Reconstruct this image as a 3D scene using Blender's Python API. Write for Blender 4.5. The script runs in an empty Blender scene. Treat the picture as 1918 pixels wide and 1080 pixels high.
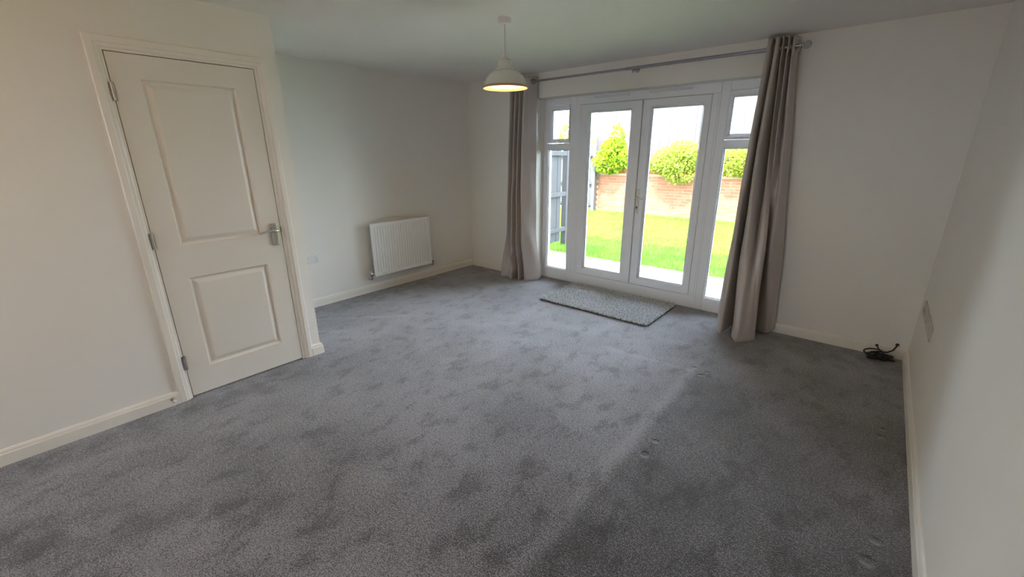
import bpy, math, random
import numpy as np
from mathutils import Vector, Matrix

random.seed(7)
rng = np.random.default_rng(7)
scene = bpy.context.scene
COL = scene.collection

# ------------------------------------------------------------------ camera
F_PX = 799.88
cam_d = bpy.data.cameras.new('camera')
cam_d.sensor_fit = 'HORIZONTAL'
cam_d.sensor_width = 36.0
cam_d.lens = 36.0 * F_PX / 1918.0
cam_d.clip_start = 0.02
cam_d.clip_end = 300
cam = bpy.data.objects.new('camera', cam_d)
COL.objects.link(cam)
_r = Vector((0.763451, 0.64584415, -0.00528274))
_u = Vector((-0.19196835, 0.23471986, 0.95291906))
_f = Vector((-0.61667716, 0.72649289, -0.30317875))
m = Matrix.Identity(4)
for i in range(3):
    m[i][0], m[i][1], m[i][2] = _r[i], _u[i], -_f[i]
m[2][3] = 1.48937
cam.matrix_world = m
scene.camera = cam

# ------------------------------------------------------------------ world, sun, exposure
world = bpy.data.worlds.new('sky')
scene.world = world
world.use_nodes = True
bg = world.node_tree.nodes['Background']
bg.inputs[0].default_value = (0.77, 0.87, 1.0, 1)
bg.inputs[1].default_value = 14.5

sun_d = bpy.data.lights.new('sun', 'SUN')
sun_d.energy = 17.0
sun_d.angle = math.radians(1.2)
sun_d.color = (1.0, 0.95, 0.86)
sun = bpy.data.objects.new('sun', sun_d)
COL.objects.link(sun)
sun.rotation_euler = Vector((-0.12, 0.60, -1.0)).to_track_quat('-Z', 'Y').to_euler()
sun.location = (0, -6, 14)

vs = scene.view_settings
vs.view_transform = 'Standard'
vs.look = 'None'
vs.exposure = 0.42
vs.gamma = 1.0
vs.use_curve_mapping = False

scene.cycles.max_bounces = 6
scene.cycles.diffuse_bounces = 5
scene.cycles.glossy_bounces = 3
scene.cycles.transmission_bounces = 4
scene.cycles.transparent_max_bounces = 8
scene.cycles.caustics_reflective = False
scene.cycles.caustics_refractive = False

# ------------------------------------------------------------------ room dimensions (metres)
L, D, R, B, BY, H = -4.1797, 4.0763, 0.3760, -3.1226, 1.3555, 2.3056
REAR = -3.0
DF = D + 0.14          # inner face of the garden door frame
GZ = -0.15             # garden level

# ------------------------------------------------------------------ helpers
ORG = {}


def new_mat(name, color=(0.8, 0.8, 0.8), rough=0.5, metal=0.0, spec=0.5):
    mt = bpy.data.materials.new(name)
    mt.use_nodes = True
    b = mt.node_tree.nodes['Principled BSDF']
    b.inputs['Base Color'].default_value = (*color, 1)
    b.inputs['Roughness'].default_value = rough
    b.inputs['Metallic'].default_value = metal
    b.inputs['Specular IOR Level'].default_value = spec
    return mt


class NT:
    """tiny node graph writer"""

    def __init__(self, mt):
        self.t = mt.node_tree
        self.b = self.t.nodes['Principled BSDF']

    def n(self, kind, **kw):
        nd = self.t.nodes.new(kind)
        for k, v in kw.items():
            setattr(nd, k, v)
        return nd

    def l(self, a, b):
        self.t.links.new(a, b)

    def put(self, sock, v):
        if isinstance(v, bpy.types.NodeSocket):
            self.l(v, sock)
        elif v is not None:
            sock.default_value = v

    def math(self, op, a, b=None, c=None, clamp=False):
        nd = self.n('ShaderNodeMath', operation=op, use_clamp=clamp)
        self.put(nd.inputs[0], a)
        self.put(nd.inputs[1], b)
        self.put(nd.inputs[2], c)
        return nd.outputs[0]

    def vmath(self, op, a, b=None, out=0):
        nd = self.n('ShaderNodeVectorMath', operation=op)
        self.put(nd.inputs[0], a)
        if b is not None:
            self.put(nd.inputs[1], b)
        return nd.outputs[out]

    def noise(self, vec, scale, detail=2, rough=0.5, dist=0.0):
        nd = self.n('ShaderNodeTexNoise')
        if vec is not None:
            self.l(vec, nd.inputs['Vector'])
        nd.inputs['Scale'].default_value = scale
        nd.inputs['Detail'].default_value = detail
        nd.inputs['Roughness'].default_value = rough
        nd.inputs['Distortion'].default_value = dist
        return nd.outputs[0]

    def ramp(self, v, a, b, lo=0.0, hi=1.0, smooth=True):
        nd = self.n('ShaderNodeMapRange')
        if smooth:
            nd.interpolation_type = 'SMOOTHSTEP'
        self.put(nd.inputs[0], v)
        for k, x in zip((1, 2, 3, 4), (a, b, lo, hi)):
            nd.inputs[k].default_value = x
        return nd.outputs[0]

    def mix(self, fac, a, b):
        nd = self.n('ShaderNodeMix', data_type='RGBA')
        self.put(nd.inputs['Factor'], fac)
        for s, v in ((nd.inputs[6], a), (nd.inputs[7], b)):
            if isinstance(v, bpy.types.NodeSocket):
                self.l(v, s)
            else:
                s.default_value = (*v, 1)
        return nd.outputs[2]

    def pos(self):
        return self.n('ShaderNodeNewGeometry').outputs['Position']

    def obj(self):
        return self.n('ShaderNodeTexCoord').outputs['Object']

    def mapping(self, vec, scale=(1, 1, 1), rot=(0, 0, 0)):
        nd = self.n('ShaderNodeMapping')
        self.l(vec, nd.inputs[0])
        nd.inputs['Scale'].default_value = scale
        nd.inputs['Rotation'].default_value = rot
        return nd.outputs[0]

    def bump(self, h, strength=0.3, dist=0.01):
        nd = self.n('ShaderNodeBump')
        self.l(h, nd.inputs['Height'])
        nd.inputs['Strength'].default_value = strength
        nd.inputs['Distance'].default_value = dist
        self.l(nd.outputs[0], self.b.inputs['Normal'])

    def seg(self, p, a, b):
        """distance from p (xy) to a segment"""
        a = Vector((*a, 0)); b = Vector((*b, 0)); d = b - a
        pa = self.vmath('SUBTRACT', p, tuple(a))
        t = self.math('DIVIDE', self.vmath('DOT_PRODUCT', pa, tuple(d), out=1), d.length_squared, clamp=True)
        sc = self.n('ShaderNodeVectorMath', operation='SCALE')
        sc.inputs[0].default_value = tuple(d)
        self.l(t, sc.inputs['Scale'])
        return self.vmath('LENGTH', self.vmath('SUBTRACT', pa, sc.outputs[0]), out=1)


class MB:
    """collects geometry in world coordinates, built into one mesh object"""

    def __init__(self):
        self.v, self.f, self.s = [], [], []

    def add(self, vs_, fs, smooth=False):
        o = len(self.v)
        self.v += [tuple(x) for x in vs_]
        for f in fs:
            self.f.append(tuple(i + o for i in f))
            self.s.append(smooth)
        return self

    def box(self, x0, x1, y0, y1, z0, z1):
        x0, x1 = min(x0, x1), max(x0, x1)
        y0, y1 = min(y0, y1), max(y0, y1)
        z0, z1 = min(z0, z1), max(z0, z1)
        vs_ = [(x, y, z) for z in (z0, z1) for y in (y0, y1) for x in (x0, x1)]
        return self.add(vs_, [(0, 2, 3, 1), (4, 5, 7, 6), (0, 1, 5, 4), (2, 6, 7, 3), (0, 4, 6, 2), (1, 3, 7, 5)])

    def tube(self, pts, r, n=12, caps=True):
        pts = [Vector(q) for q in pts]
        rs = r if isinstance(r, (list, tuple)) else [r] * len(pts)
        rings = []
        up = Vector((0, 0, 1))
        prev = None
        for i, q in enumerate(pts):
            if i == 0:
                t = pts[1] - q
            elif i == len(pts) - 1:
                t = q - pts[i - 1]
            else:
                t = (pts[i + 1] - q).normalized() + (q - pts[i - 1]).normalized()
            t.normalize()
            if prev is None:
                a = t.cross(up)
                if a.length < 1e-3:
                    a = t.cross(Vector((1, 0, 0)))
            else:
                a = prev - t * prev.dot(t)
            a.normalize()
            prev = a
            b = t.cross(a)
            rings.append([q + (a * math.cos(k * math.tau / n) + b * math.sin(k * math.tau / n)) * rs[i] for k in range(n)])
        vs_ = [x for rg in rings for x in rg]
        fs = []
        for i in range(len(pts) - 1):
            for k in range(n):
                k2 = (k + 1) % n
                fs.append((i * n + k, i * n + k2, (i + 1) * n + k2, (i + 1) * n + k))
        self.add(vs_, fs, True)
        if caps:
            self.add(rings[0], [tuple(range(n))[::-1]])
            self.add(rings[-1], [tuple(range(n))])
        return self

    def lathe(self, prof, c=(0, 0, 0), n=32, axis='z'):
        """prof: (radius, height) list"""
        vs_, fs = [], []
        for (r, h) in prof:
            for k in range(n):
                a = k * math.tau / n
                p = (r * math.cos(a), r * math.sin(a), h)
                if axis == 'x':
                    p = (p[2], p[0], p[1])
                elif axis == 'y':
                    p = (p[0], p[2], p[1])
                vs_.append((p[0] + c[0], p[1] + c[1], p[2] + c[2]))
        for i in range(len(prof) - 1):
            for k in range(n):
                k2 = (k + 1) % n
                fs.append((i * n + k, i * n + k2, (i + 1) * n + k2, (i + 1) * n + k))
        return self.add(vs_, fs, True)

    def sphere(self, c, r, n=20, m=12, sz=1.0):
        return self.lathe([(r * math.sin(math.pi * i / m) + 1e-5, -r * sz * math.cos(math.pi * i / m)) for i in range(m + 1)], c, n)

    def build(self, name, mat, parent=None, origin=None, bevel=0.0, seg=2, solid=0.0, smooth_angle=None):
        V = np.array(self.v, float)
        if parent is not None:
            o = ORG[parent.name]
        elif origin is not None:
            o = np.array(origin, float)
        else:
            o = np.array([(V[:, 0].min() + V[:, 0].max()) / 2, (V[:, 1].min() + V[:, 1].max()) / 2, V[:, 2].min()])
        me = bpy.data.meshes.new(name)
        me.from_pydata((V - o).tolist(), [], self.f)
        me.polygons.foreach_set('use_smooth', self.s)
        me.materials.append(mat)
        me.update()
        ob = bpy.data.objects.new(name, me)
        COL.objects.link(ob)
        ORG[ob.name] = o
        if parent is not None:
            ob.parent = parent
        else:
            ob.location = o
        if solid:
            md = ob.modifiers.new('solid', 'SOLIDIFY')
            md.thickness = solid
            md.offset = 0
        if bevel:
            md = ob.modifiers.new('bevel', 'BEVEL')
            md.width = bevel
            md.segments = seg
            md.limit_method = 'ANGLE'
            md.angle_limit = math.radians(40)
        return ob


def root(name, loc):
    e = bpy.data.objects.new(name, None)
    e.empty_display_size = 0.1
    e.location = loc
    COL.objects.link(e)
    ORG[e.name] = np.array(loc, float)
    return e


def tag(o, label, cat, group=None):
    o['label'] = label
    o['category'] = cat
    if group:
        o['group'] = group
    return o


def struct(o, label=None):
    o['kind'] = 'structure'
    if label:
        o['label'] = label
    return o


def piece(name, mesh, parent, loc, rot=(0, 0, 0), scale=(1, 1, 1)):
    ob = bpy.data.objects.new(name, mesh)
    ob.parent = parent
    o = ORG[parent.name]
    ob.location = (loc[0] - o[0], loc[1] - o[1], loc[2] - o[2])
    ob.rotation_euler = rot
    ob.scale = scale
    COL.objects.link(ob)
    return ob


def box_mesh(name, sx, sy, sz, mat, ch=0.0):
    """box centred in xy, standing on z=0, with a chamfered top/outer edge"""
    mb = MB()
    x, y = sx / 2, sy / 2
    if ch <= 0:
        mb.box(-x, x, -y, y, 0, sz)
    else:
        lv = [(x, y, 0), (x, y, sz - ch), (x - ch, y - ch, sz)]
        vs_ = []
        for (a, b, z) in lv:
            vs_ += [(-a, -b, z), (a, -b, z), (a, b, z), (-a, b, z)]
        fs = [(3, 2, 1, 0), (8, 9, 10, 11)]
        for k in range(2):
            for i in range(4):
                j = (i + 1) % 4
                fs.append((k * 4 + i, k * 4 + j, k * 4 + 4 + j, k * 4 + 4 + i))
        mb.add(vs_, fs)
    me = bpy.data.meshes.new(name)
    me.from_pydata(mb.v, [], mb.f)
    me.materials.append(mat)
    return me


# ------------------------------------------------------------------ materials
def paint(name, col, bump=0.08, rough=0.75):
    mt = new_mat(name, col, rough, spec=0.25)
    g = NT(mt)
    p = g.pos()
    n1 = g.noise(p, 260, 1, 0.6)
    g.bump(n1, bump, 0.002)
    n2 = g.noise(p, 0.9, 2)
    c = g.mix(g.ramp(n2, 0.35, 0.65), tuple(x * 0.975 for x in col), tuple(min(1, x * 1.01) for x in col))
    g.l(c, g.b.inputs['Base Color'])
    return mt


M_WALL = paint('wall_paint', (0.86, 0.835, 0.795))
M_CEIL = paint('ceiling_paint', (0.87, 0.84, 0.805), 0.06)
M_GLOSS = new_mat('white_gloss_paint', (0.86, 0.82, 0.76), 0.32)
M_DOOR = new_mat('door_paint', (0.80, 0.755, 0.69), 0.42)
_g = NT(M_DOOR)
_p = _g.mapping(_g.pos(), (1, 60, 3))
_g.bump(_g.noise(_p, 6, 4, 0.7), 0.06, 0.002)
M_UPVC = new_mat('white_upvc', (0.84, 0.85, 0.895), 0.28)
M_REVEAL = M_WALL
M_CHROME = new_mat('chrome', (0.72, 0.71, 0.72), 0.18, 1.0)
M_RAILM = new_mat('brushed_steel', (0.36, 0.35, 0.40), 0.28, 1.0)
M_HINGE = new_mat('dull_steel', (0.45, 0.42, 0.38), 0.4, 1.0)
M_DARK = new_mat('dark_gap', (0.02, 0.018, 0.016), 0.8)
M_BLACK = new_mat('black_cable', (0.010, 0.010, 0.011), 0.5)
M_RAD = new_mat('radiator_enamel', (0.92, 0.915, 0.91), 0.25)
M_PLAST = new_mat('white_plastic', (0.78, 0.77, 0.78), 0.35)
M_PLAST2 = new_mat('grey_plastic', (0.56, 0.54, 0.51), 0.4)
M_CREAMP = new_mat('cream_handle', (0.72, 0.72, 0.66), 0.35)


def glass_mat():
    mt = bpy.data.materials.new('window_glass')
    mt.use_nodes = True
    t = mt.node_tree
    t.nodes.clear()
    out = t.nodes.new('ShaderNodeOutputMaterial')
    mx = t.nodes.new('ShaderNodeMixShader')
    tr = t.nodes.new('ShaderNodeBsdfTransparent')
    gl = t.nodes.new('ShaderNodeBsdfGlossy')
    fr = t.nodes.new('ShaderNodeFresnel')
    fr.inputs[0].default_value = 1.35
    tr.inputs[0].default_value = (0.97, 0.985, 0.98, 1)
    gl.inputs['Roughness'].default_value = 0.01
    t.links.new(fr.outputs[0], mx.inputs[0])
    t.links.new(tr.outputs[0], mx.inputs[1])
    t.links.new(gl.outputs[0], mx.inputs[2])
    t.links.new(mx.outputs[0], out.inputs[0])
    return mt


M_GLASS = glass_mat()


def carpet_mat():
    mt = new_mat('grey_carpet', (0.15, 0.15, 0.16), 1.0, spec=0.05)
    g = NT(mt)
    p0 = g.pos()
    # wobble the coordinates so that the nap marks have soft, irregular edges
    wob = g.n('ShaderNodeTexNoise')
    g.l(p0, wob.inputs['Vector'])
    wob.inputs['Scale'].default_value = 5.0
    wob.inputs['Detail'].default_value = 1
    off = g.vmath('MULTIPLY', g.vmath('SUBTRACT', wob.outputs[1], (0.5, 0.5, 0.5)), (0.035, 0.035, 0.0))
    p = g.vmath('MULTIPLY', g.vmath('ADD', p0, off), (1, 1, 0))
    pf = g.vmath('MULTIPLY', p0, (1, 1, 0))
    sep = g.n('ShaderNodeSeparateXYZ')
    g.l(p, sep.inputs[0])
    X, Y = sep.outputs[0], sep.outputs[1]
    # broad trodden patches and brush strokes in the pile
    a = g.noise(p, 1.3, 3, 0.65)
    s = g.noise(g.mapping(p, (1.3, 0.8, 1), (0, 0, 0.72)), 6.5, 3, 0.68)
    v = g.math('ADD', g.ramp(a, 0.34, 0.66, 0.46, 0.74), g.ramp(s, 0.49, 0.68, 0.03, -0.24))
    # the stretch where furniture stood: pile lies darker beside the right wall
    side = g.math('MULTIPLY', g.ramp(X, -0.80, -0.72), g.ramp(Y, 3.25, 2.8))
    v = g.math('ADD', v, g.math('MULTIPLY', side, -0.22))
    brk = g.ramp(g.noise(p, 7.0, 1, 0.65), 0.36, 0.62)
    for (q0, q1, wdt, amt) in [
        ((-0.75, 0.2), (-0.79, 2.90), 0.045, 0.19),
        ((-0.80, 2.90), (-1.45, 2.86), 0.03, 0.14),
        ((-3.90, 1.60), (-3.25, 2.28), 0.026, 0.16),
        ((-4.02, 2.10), (-3.50, 2.58), 0.030, 0.12),
        ((-3.62, 1.45), (-3.35, 1.72), 0.025, 0.16),
        ((-2.60, -0.50), (-1.80, 0.45), 0.11, -0.30),
        ((-2.35, -0.40), (-1.45, 0.25), 0.10, -0.22),
        ((-1.72, 0.20), (-1.50, 0.60), 0.03, -0.25),
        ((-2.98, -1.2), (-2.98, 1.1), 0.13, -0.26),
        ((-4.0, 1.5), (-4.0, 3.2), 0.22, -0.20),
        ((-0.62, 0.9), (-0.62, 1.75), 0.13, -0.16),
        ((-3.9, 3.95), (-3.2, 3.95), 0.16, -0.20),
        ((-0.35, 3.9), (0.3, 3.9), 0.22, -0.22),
    ]:
        d = g.seg(p, q0, q1)
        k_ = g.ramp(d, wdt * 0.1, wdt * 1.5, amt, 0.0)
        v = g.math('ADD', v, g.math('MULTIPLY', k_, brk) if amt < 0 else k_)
    # yarn ends
    fine = g.noise(pf, 190, 1, 0.75)
    fine2 = g.noise(pf, 75, 1, 0.6)
    v = g.math('ADD', v, g.ramp(fine, 0.33, 0.67, -0.5, 0.5, False))
    v = g.math('ADD', v, g.ramp(fine2, 0.3, 0.7, -0.18, 0.18, False), clamp=True)
    cr = g.n('ShaderNodeValToRGB')
    e = cr.color_ramp.elements
    e[0].position, e[0].color = 0.0, (0.020, 0.021, 0.025, 1)
    e[1].position, e[1].color = 1.0, (0.35, 0.345, 0.40, 1)
    k = e.new(0.45)
    k.color = (0.101, 0.100, 0.121, 1)
    g.l(v, cr.inputs[0])
    g.l(cr.outputs[0], g.b.inputs['Base Color'])
    # relief: yarn, plus the dents left by furniture feet
    h = g.math('MULTIPLY', fine, 1.0)
    for (x, y, r) in [(-0.79, 2.963, .020), (-0.72, 2.88, .020), (-0.694, 2.951, .018), (-0.672, 1.983, .022), (-0.675, 1.846, .030),
                      (0.259, 2.899, .020), (0.251, 2.806, .020), (0.251, 1.948, .026), (0.23, 1.814, .034)]:
        dd = g.vmath('DISTANCE', pf, (x, y, 0), out=1)
        h = g.math('ADD', h, g.ramp(dd, r * 0.3, r * 1.1, -2.2, 0.0))
    g.bump(h, 0.9, 0.005)
    g.b.inputs['Sheen Weight'].default_value = 0.5
    g.b.inputs['Sheen Roughness'].default_value = 0.6
    return mt


M_CARPET = carpet_mat()


def curtain_mat():
    mt = new_mat('taupe_satin', (0.36, 0.315, 0.30), 0.29, spec=0.75)
    g = NT(mt)
    p = g.mapping(g.pos(), (220, 220, 5))
    n = g.noise(p, 3, 3, 0.6)
    c = g.mix(n, (0.44, 0.385, 0.365), (0.54, 0.48, 0.455))
    g.l(c, g.b.inputs['Base Color'])
    q = g.noise(g.mapping(g.pos(), (1, 1, 0.6)), 14, 3, 0.5)
    g.bump(q, 0.25, 0.006)
    g.b.inputs['Sheen Weight'].default_value = 0.3
    return mt


M_CURT = curtain_mat()

# ------------------------------------------------------------------ room shell
o = MB().box(L - 0.15, R + 0.15, REAR - 0.15, DF + 0.06, -0.12, 0.0).build('floor', M_CARPET)
struct(o, 'grey cut pile carpet with vacuum marks and furniture dents')
o = MB().box(L - 0.15, R + 0.15, REAR - 0.15, D + 0.30, H, H + 0.22).build('ceiling', M_CEIL)
struct(o, 'white painted ceiling')
struct(MB().box(L - 0.15, L, BY - 0.1, D + 0.02, 0, H).build('wall_left', M_WALL), 'white wall behind the radiator')
struct(MB().box(R, R + 0.15, REAR, D + 0.02, 0, H).build('wall_right', M_WALL), 'white wall along the right side')
OX0, OX1, OZ = -3.083, -0.785, 2.055
o = MB().box(L - 0.15, OX0, D, D + 0.30, -0.3, H).box(OX1, R + 0.15, D, D + 0.30, -0.3, H).box(OX0, OX1, D, D + 0.30, OZ, H).build('wall_back', M_WALL)
struct(o, 'white wall around the garden doors')
DY0, DY1, DZ0, DZ1 = 0.5101, 1.2092, 0.010, 1.989
LY0, LY1, LZ = DY0 - 0.020, DY1 + 0.020, DZ1 + 0.020    # lining outer faces
o = MB().box(B - 0.11, B, REAR, LY0, 0, H).box(B - 0.11, B, LY1, BY, 0, H).box(B - 0.11, B, LY0, LY1, LZ, H).build('wall_inner_left', M_WALL)
struct(o, 'cream lit wall with the panelled door')
struct(MB().box(L - 0.02, B - 0.11, BY - 0.11, BY, 0, H).build('wall_inner_end', M_WALL), 'short return wall beside the panelled door')
WX0, WX1, WZ0, WZ1 = -2.50, -1.60, 1.05, 2.00       # added unseen window, brings fill daylight from behind the viewer
o = MB().box(B - 0.11, WX0, REAR - 0.28, REAR, -0.3, H).box(WX1, R + 0.15, REAR - 0.28, REAR, -0.3, H)
o.box(WX0, WX1, REAR - 0.28, REAR, -0.3, WZ0).box(WX0, WX1, REAR - 0.28, REAR, WZ1, H)
struct(o.build('wall_front', M_WALL), 'white wall behind the viewer')
# back of the cupboard so that no daylight leaks round the door
struct(MB().box(L - 0.15, L, REAR - 0.15, BY - 0.1, 0, H).build('wall_cupboard', M_WALL))

# skirting boards ----------------------------------------------------------
SK = [(0.0, 0.0), (0.018, 0.0), (0.018, 0.060), (0.0165, 0.063), (0.0135, 0.064), (0.0135, 0.067), (0.0115, 0.076), (0.007, 0.083), (0.004, 0.085), (0.0, 0.085)]


def skirting(name, a, b, nrm, ends=('sq', 'sq'), label=None):
    """from a to b along a wall face whose room-side normal is nrm; ends: sq, in, out"""
    a, b, nrm = Vector((*a, 0)), Vector((*b, 0)), Vector((*nrm, 0))
    d = (b - a).normalized()
    k = {'sq': 0, 'in': 1, 'out': -1}
    vs_, n = [], len(SK)
    for (t, z) in SK:
        vs_.append(a + nrm * t + d * t * k[ends[0]] + Vector((0, 0, z)))
    for (t, z) in SK:
        vs_.append(b + nrm * t - d * t * k[ends[1]] + Vector((0, 0, z)))
    fs = [(i, (i + 1) % n, n + (i + 1) % n, n + i) for i in range(n)]
    fs += [tuple(range(n))[::-1], tuple(range(n, 2 * n))]
    return struct(MB().add(vs_, fs).build(name, M_GLOSS), label)


AY0, AY1, AZ = 0.4415, 1.285, 2.060       # architrave outer edges
skirting('baseboard_inner_left', (B, REAR), (B, AY0), (1, 0), ('in', 'sq'), 'white skirting board left of the panelled door')
skirting('baseboard_inner_corner', (B, AY1), (B, BY), (1, 0), ('sq', 'out'), 'short white skirting piece at the wall corner')
skirting('baseboard_inner_end', (B, BY), (L, BY), (0, 1), ('out', 'in'))
skirting('baseboard_left', (L, BY), (L, D), (1, 0), ('in', 'in'), 'white skirting board under the radiator')
skirting('baseboard_back_left', (L, D), (OX0, D), (0, -1), ('in', 'sq'), 'white skirting board left of the garden doors')
skirting('baseboard_back_right', (OX1, D), (R, D), (0, -1), ('sq', 'in'), 'white skirting board right of the garden doors')
skirting('baseboard_right', (R, D), (R, REAR), (-1, 0), ('in', 'in'), 'white skirting board along the right wall')
skirting('baseboard_front', (R, REAR), (B, REAR), (0, 1), ('in', 'in'))

# ------------------------------------------------------------------ door_1: two panel moulded door
d1 = struct(root('door_1', (B, (DY0 + DY1) / 2, 0)), 'closed cream two-panel moulded door with chrome lever handle')


def door_leaf():
    mb = MB()
    xf = B - 0.002
    panels = [(0.635, 1.087, 0.972, 1.870), (0.636, 1.087, 0.181, 0.769)]
    ys = [DY0, 0.6355, 1.087, DY1 - 0.002]
    y0, y1 = DY0 + 0.002, DY1 - 0.002

    def q(a, b, c, d_):
        mb.add([(xf, a, c), (xf, b, c), (xf, b, d_), (xf, a, d_)], [(0, 1, 2, 3)])
    pa, pb = 0.6355, 1.087
    q(y0, pa, DZ0, DZ1)
    q(pb, y1, DZ0, DZ1)
    q(pa, pb, DZ0, 0.181)
    q(pa, pb, 0.769, 0.972)
    q(pa, pb, 1.870, DZ1)
    for (a, b, c, d_) in [(pa, pb, 0.972, 1.870), (pa, pb, 0.181, 0.769)]:
        prof = [(0, 0), (0.002, 0.005), (0.006, 0.011), (0.011, 0.0145), (0.017, 0.0145), (0.021, 0.0125), (0.036, 0.004), (0.042, 0.0020), (0.046, 0.0018)]
        rings = []
        for (w, dp) in prof:
            rings.append([(xf - dp, a + w, c + w), (xf - dp, b - w, c + w), (xf - dp, b - w, d_ - w), (xf - dp, a + w, d_ - w)])
        vs_ = [x for rg in rings for x in rg]
        fs = []
        for i in range(len(prof) - 1):
            for k in range(4):
                j = (k + 1) % 4
                fs.append((i * 4 + k, i * 4 + j, i * 4 + 4 + j, i * 4 + 4 + k))
        n = (len(prof) - 1) * 4
        fs.append((n, n + 1, n + 2, n + 3))
        mb.add(vs_, fs)
    xb = xf - 0.035
    vs_ = [(xf, y0, DZ0), (xf, y1, DZ0), (xf, y1, DZ1), (xf, y0, DZ1), (xb, y0, DZ0), (xb, y1, DZ0), (xb, y1, DZ1), (xb, y0, DZ1)]
    mb.add(vs_, [(0, 4, 5, 1), (1, 5, 6, 2), (2, 6, 7, 3), (3, 7, 4, 0), (7, 6, 5, 4)])
    return mb.build('door_leaf', M_DOOR, d1)


leaf1 = door_leaf()
mb = MB()
mb.box(B - 0.11, B, LY0, DY0 - 0.002, 0, LZ).box(B - 0.11, B, DY1 + 0.002, LY1, 0, LZ).box(B - 0.11, B, DY0 - 0.002, DY1 + 0.002, DZ1 + 0.004, LZ)
mb.box(B - 0.075, B - 0.040, DY0 - 0.002, DY0 + 0.012, 0, LZ - 0.02).box(B - 0.075, B - 0.040, DY1 - 0.012, DY1 + 0.002, 0, LZ - 0.02).box(B - 0.075, B - 0.040, DY0, DY1, DZ1 - 0.01, LZ - 0.02)
mb.build('door_lining', M_GLOSS, d1)
MB().box(B - 0.13, B - 0.112, LY0, LY1, 0, LZ).build('back_panel', M_DARK, d1)
# architrave, swept with mitred corners
AP = [(0, 0), (0, 0.013), (0.004, 0.0165), (0.030, 0.018), (0.034, 0.016), (0.036, 0.0125), (0.047, 0.0105), (0.053, 0.0075), (0.055, 0.004), (0.055, 0.0)]
WIN = 0.055
ay0, ay1, az = AY0, AY1, AZ
vs_, fs = [], []
n = len(AP)
for (w, t) in AP:
    vs_.append((B + t, ay0 + w, 0.0))
for (w, t) in AP:
    vs_.append((B + t, ay0 + w, az - w))
for (w, t) in AP:
    vs_.append((B + t, ay1 - w, az - w))
for (w, t) in AP:
    vs_.append((B + t, ay1 - w, 0.0))
for k in range(3):
    for i in range(n - 1):
        fs.append((k * n + i, (k + 1) * n + i, (k + 1) * n + i + 1, k * n + i + 1))
fs += [tuple(range(n)), tuple(range(3 * n, 4 * n))[::-1]]
MB().add(vs_, fs).build('architrave', M_GLOSS, d1)
for z in (1.80, 1.016, 0.245):
    mb = MB()
    mb.tube([(B + 0.007, DY0 - 0.001, z - 0.045), (B + 0.007, DY0 - 0.001, z + 0.045)], 0.0065, 10)
    for k in range(5):
        zz = z - 0.045 + 0.018 * k
        mb.tube([(B + 0.007, DY0 - 0.001, zz + 0.001), (B + 0.007, DY0 - 0.001, zz + 0.016)], 0.0075, 10)
    mb.box(B - 0.001, B + 0.002, DY0 - 0.012, DY0 + 0.010, z - 0.045, z + 0.045)
    mb.build('hinge', M_HINGE, d1)
hd = MB().box(B - 0.002, B + 0.008, 1.142, 1.184, 0.890, 1.040).build('handle', M_CHROME, d1, bevel=0.003)
hd['label'] = 'chrome lever handle on a rectangular backplate'
mb = MB().tube([(B + 0.006, 1.163, 0.992), (B + 0.045, 1.163, 0.992)], [0.012, 0.010], 14)
mb.tube([(B + 0.045, 1.172, 0.992), (B + 0.052, 1.155, 0.993), (B + 0.053, 1.130, 0.996), (B + 0.052, 1.100, 0.994), (B + 0.050, 1.072, 0.989), (B + 0.048, 1.056, 0.987)], [0.010, 0.011, 0.009, 0.0075, 0.007, 0.006], 12)
mb.build('lever', M_CHROME, hd)
for (y, z) in ((1.150, 1.032), (1.176, 1.032), (1.150, 0.898), (1.176, 0.898)):
    MB().lathe([(0.0001, 0.0095), (0.0025, 0.0095), (0.0035, 0.0075)], (B, y, z), 10, 'x').build('screw', M_HINGE, hd)
MB().box(B - 0.02, B + 0.0012, DY1 + 0.0005, DY1 + 0.006, 0.975, 1.010).build('strike_plate', M_HINGE, d1)

# ------------------------------------------------------------------ door_2: glazed garden doors with side lights
def ring(mb, x0, x1, z0, z1, gx0, gx1, gz0, gz1, yf, dp, bead=0.014, sink=0.022):
    def rc(a, b, c, d_, y):
        return [(a, y, c), (b, y, c), (b, y, d_), (a, y, d_)]
    bx = bead
    levels = [rc(x0, x1, z0, z1, yf + dp), rc(x0, x1, z0, z1, yf + 0.004), rc(x0 + 0.004, x1 - 0.004, z0 + 0.004, z1 - 0.004, yf),
              rc(gx0 - bx, gx1 + bx, gz0 - bx, gz1 + bx, yf), rc(gx0 - bx + 0.002, gx1 + bx - 0.002, gz0 - bx + 0.002, gz1 + bx - 0.002, yf + 0.004),
              rc(gx0 - 0.002, gx1 + 0.002, gz0 - 0.002, gz1 + 0.002, yf + sink - 0.004), rc(gx0, gx1, gz0, gz1, yf + sink), rc(gx0, gx1, gz0, gz1, yf + dp)]
    vs_ = [v for lv in levels for v in lv]
    fs = []
    for i in range(len(levels)):
        i2 = (i + 1) % len(levels)
        for k in range(4):
            j = (k + 1) % 4
            fs.append((i * 4 + k, i * 4 + j, i2 * 4 + j, i2 * 4 + k))
    mb.add(vs_, fs)
    return mb


def pane(parent, gx0, gx1, gz0, gz1, yf, name='pane'):
    e = 0.008
    return MB().box(gx0 - e, gx1 + e, yf + 0.026, yf + 0.030, gz0 - e, gz1 + e).build(name, M_GLASS, parent)


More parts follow.
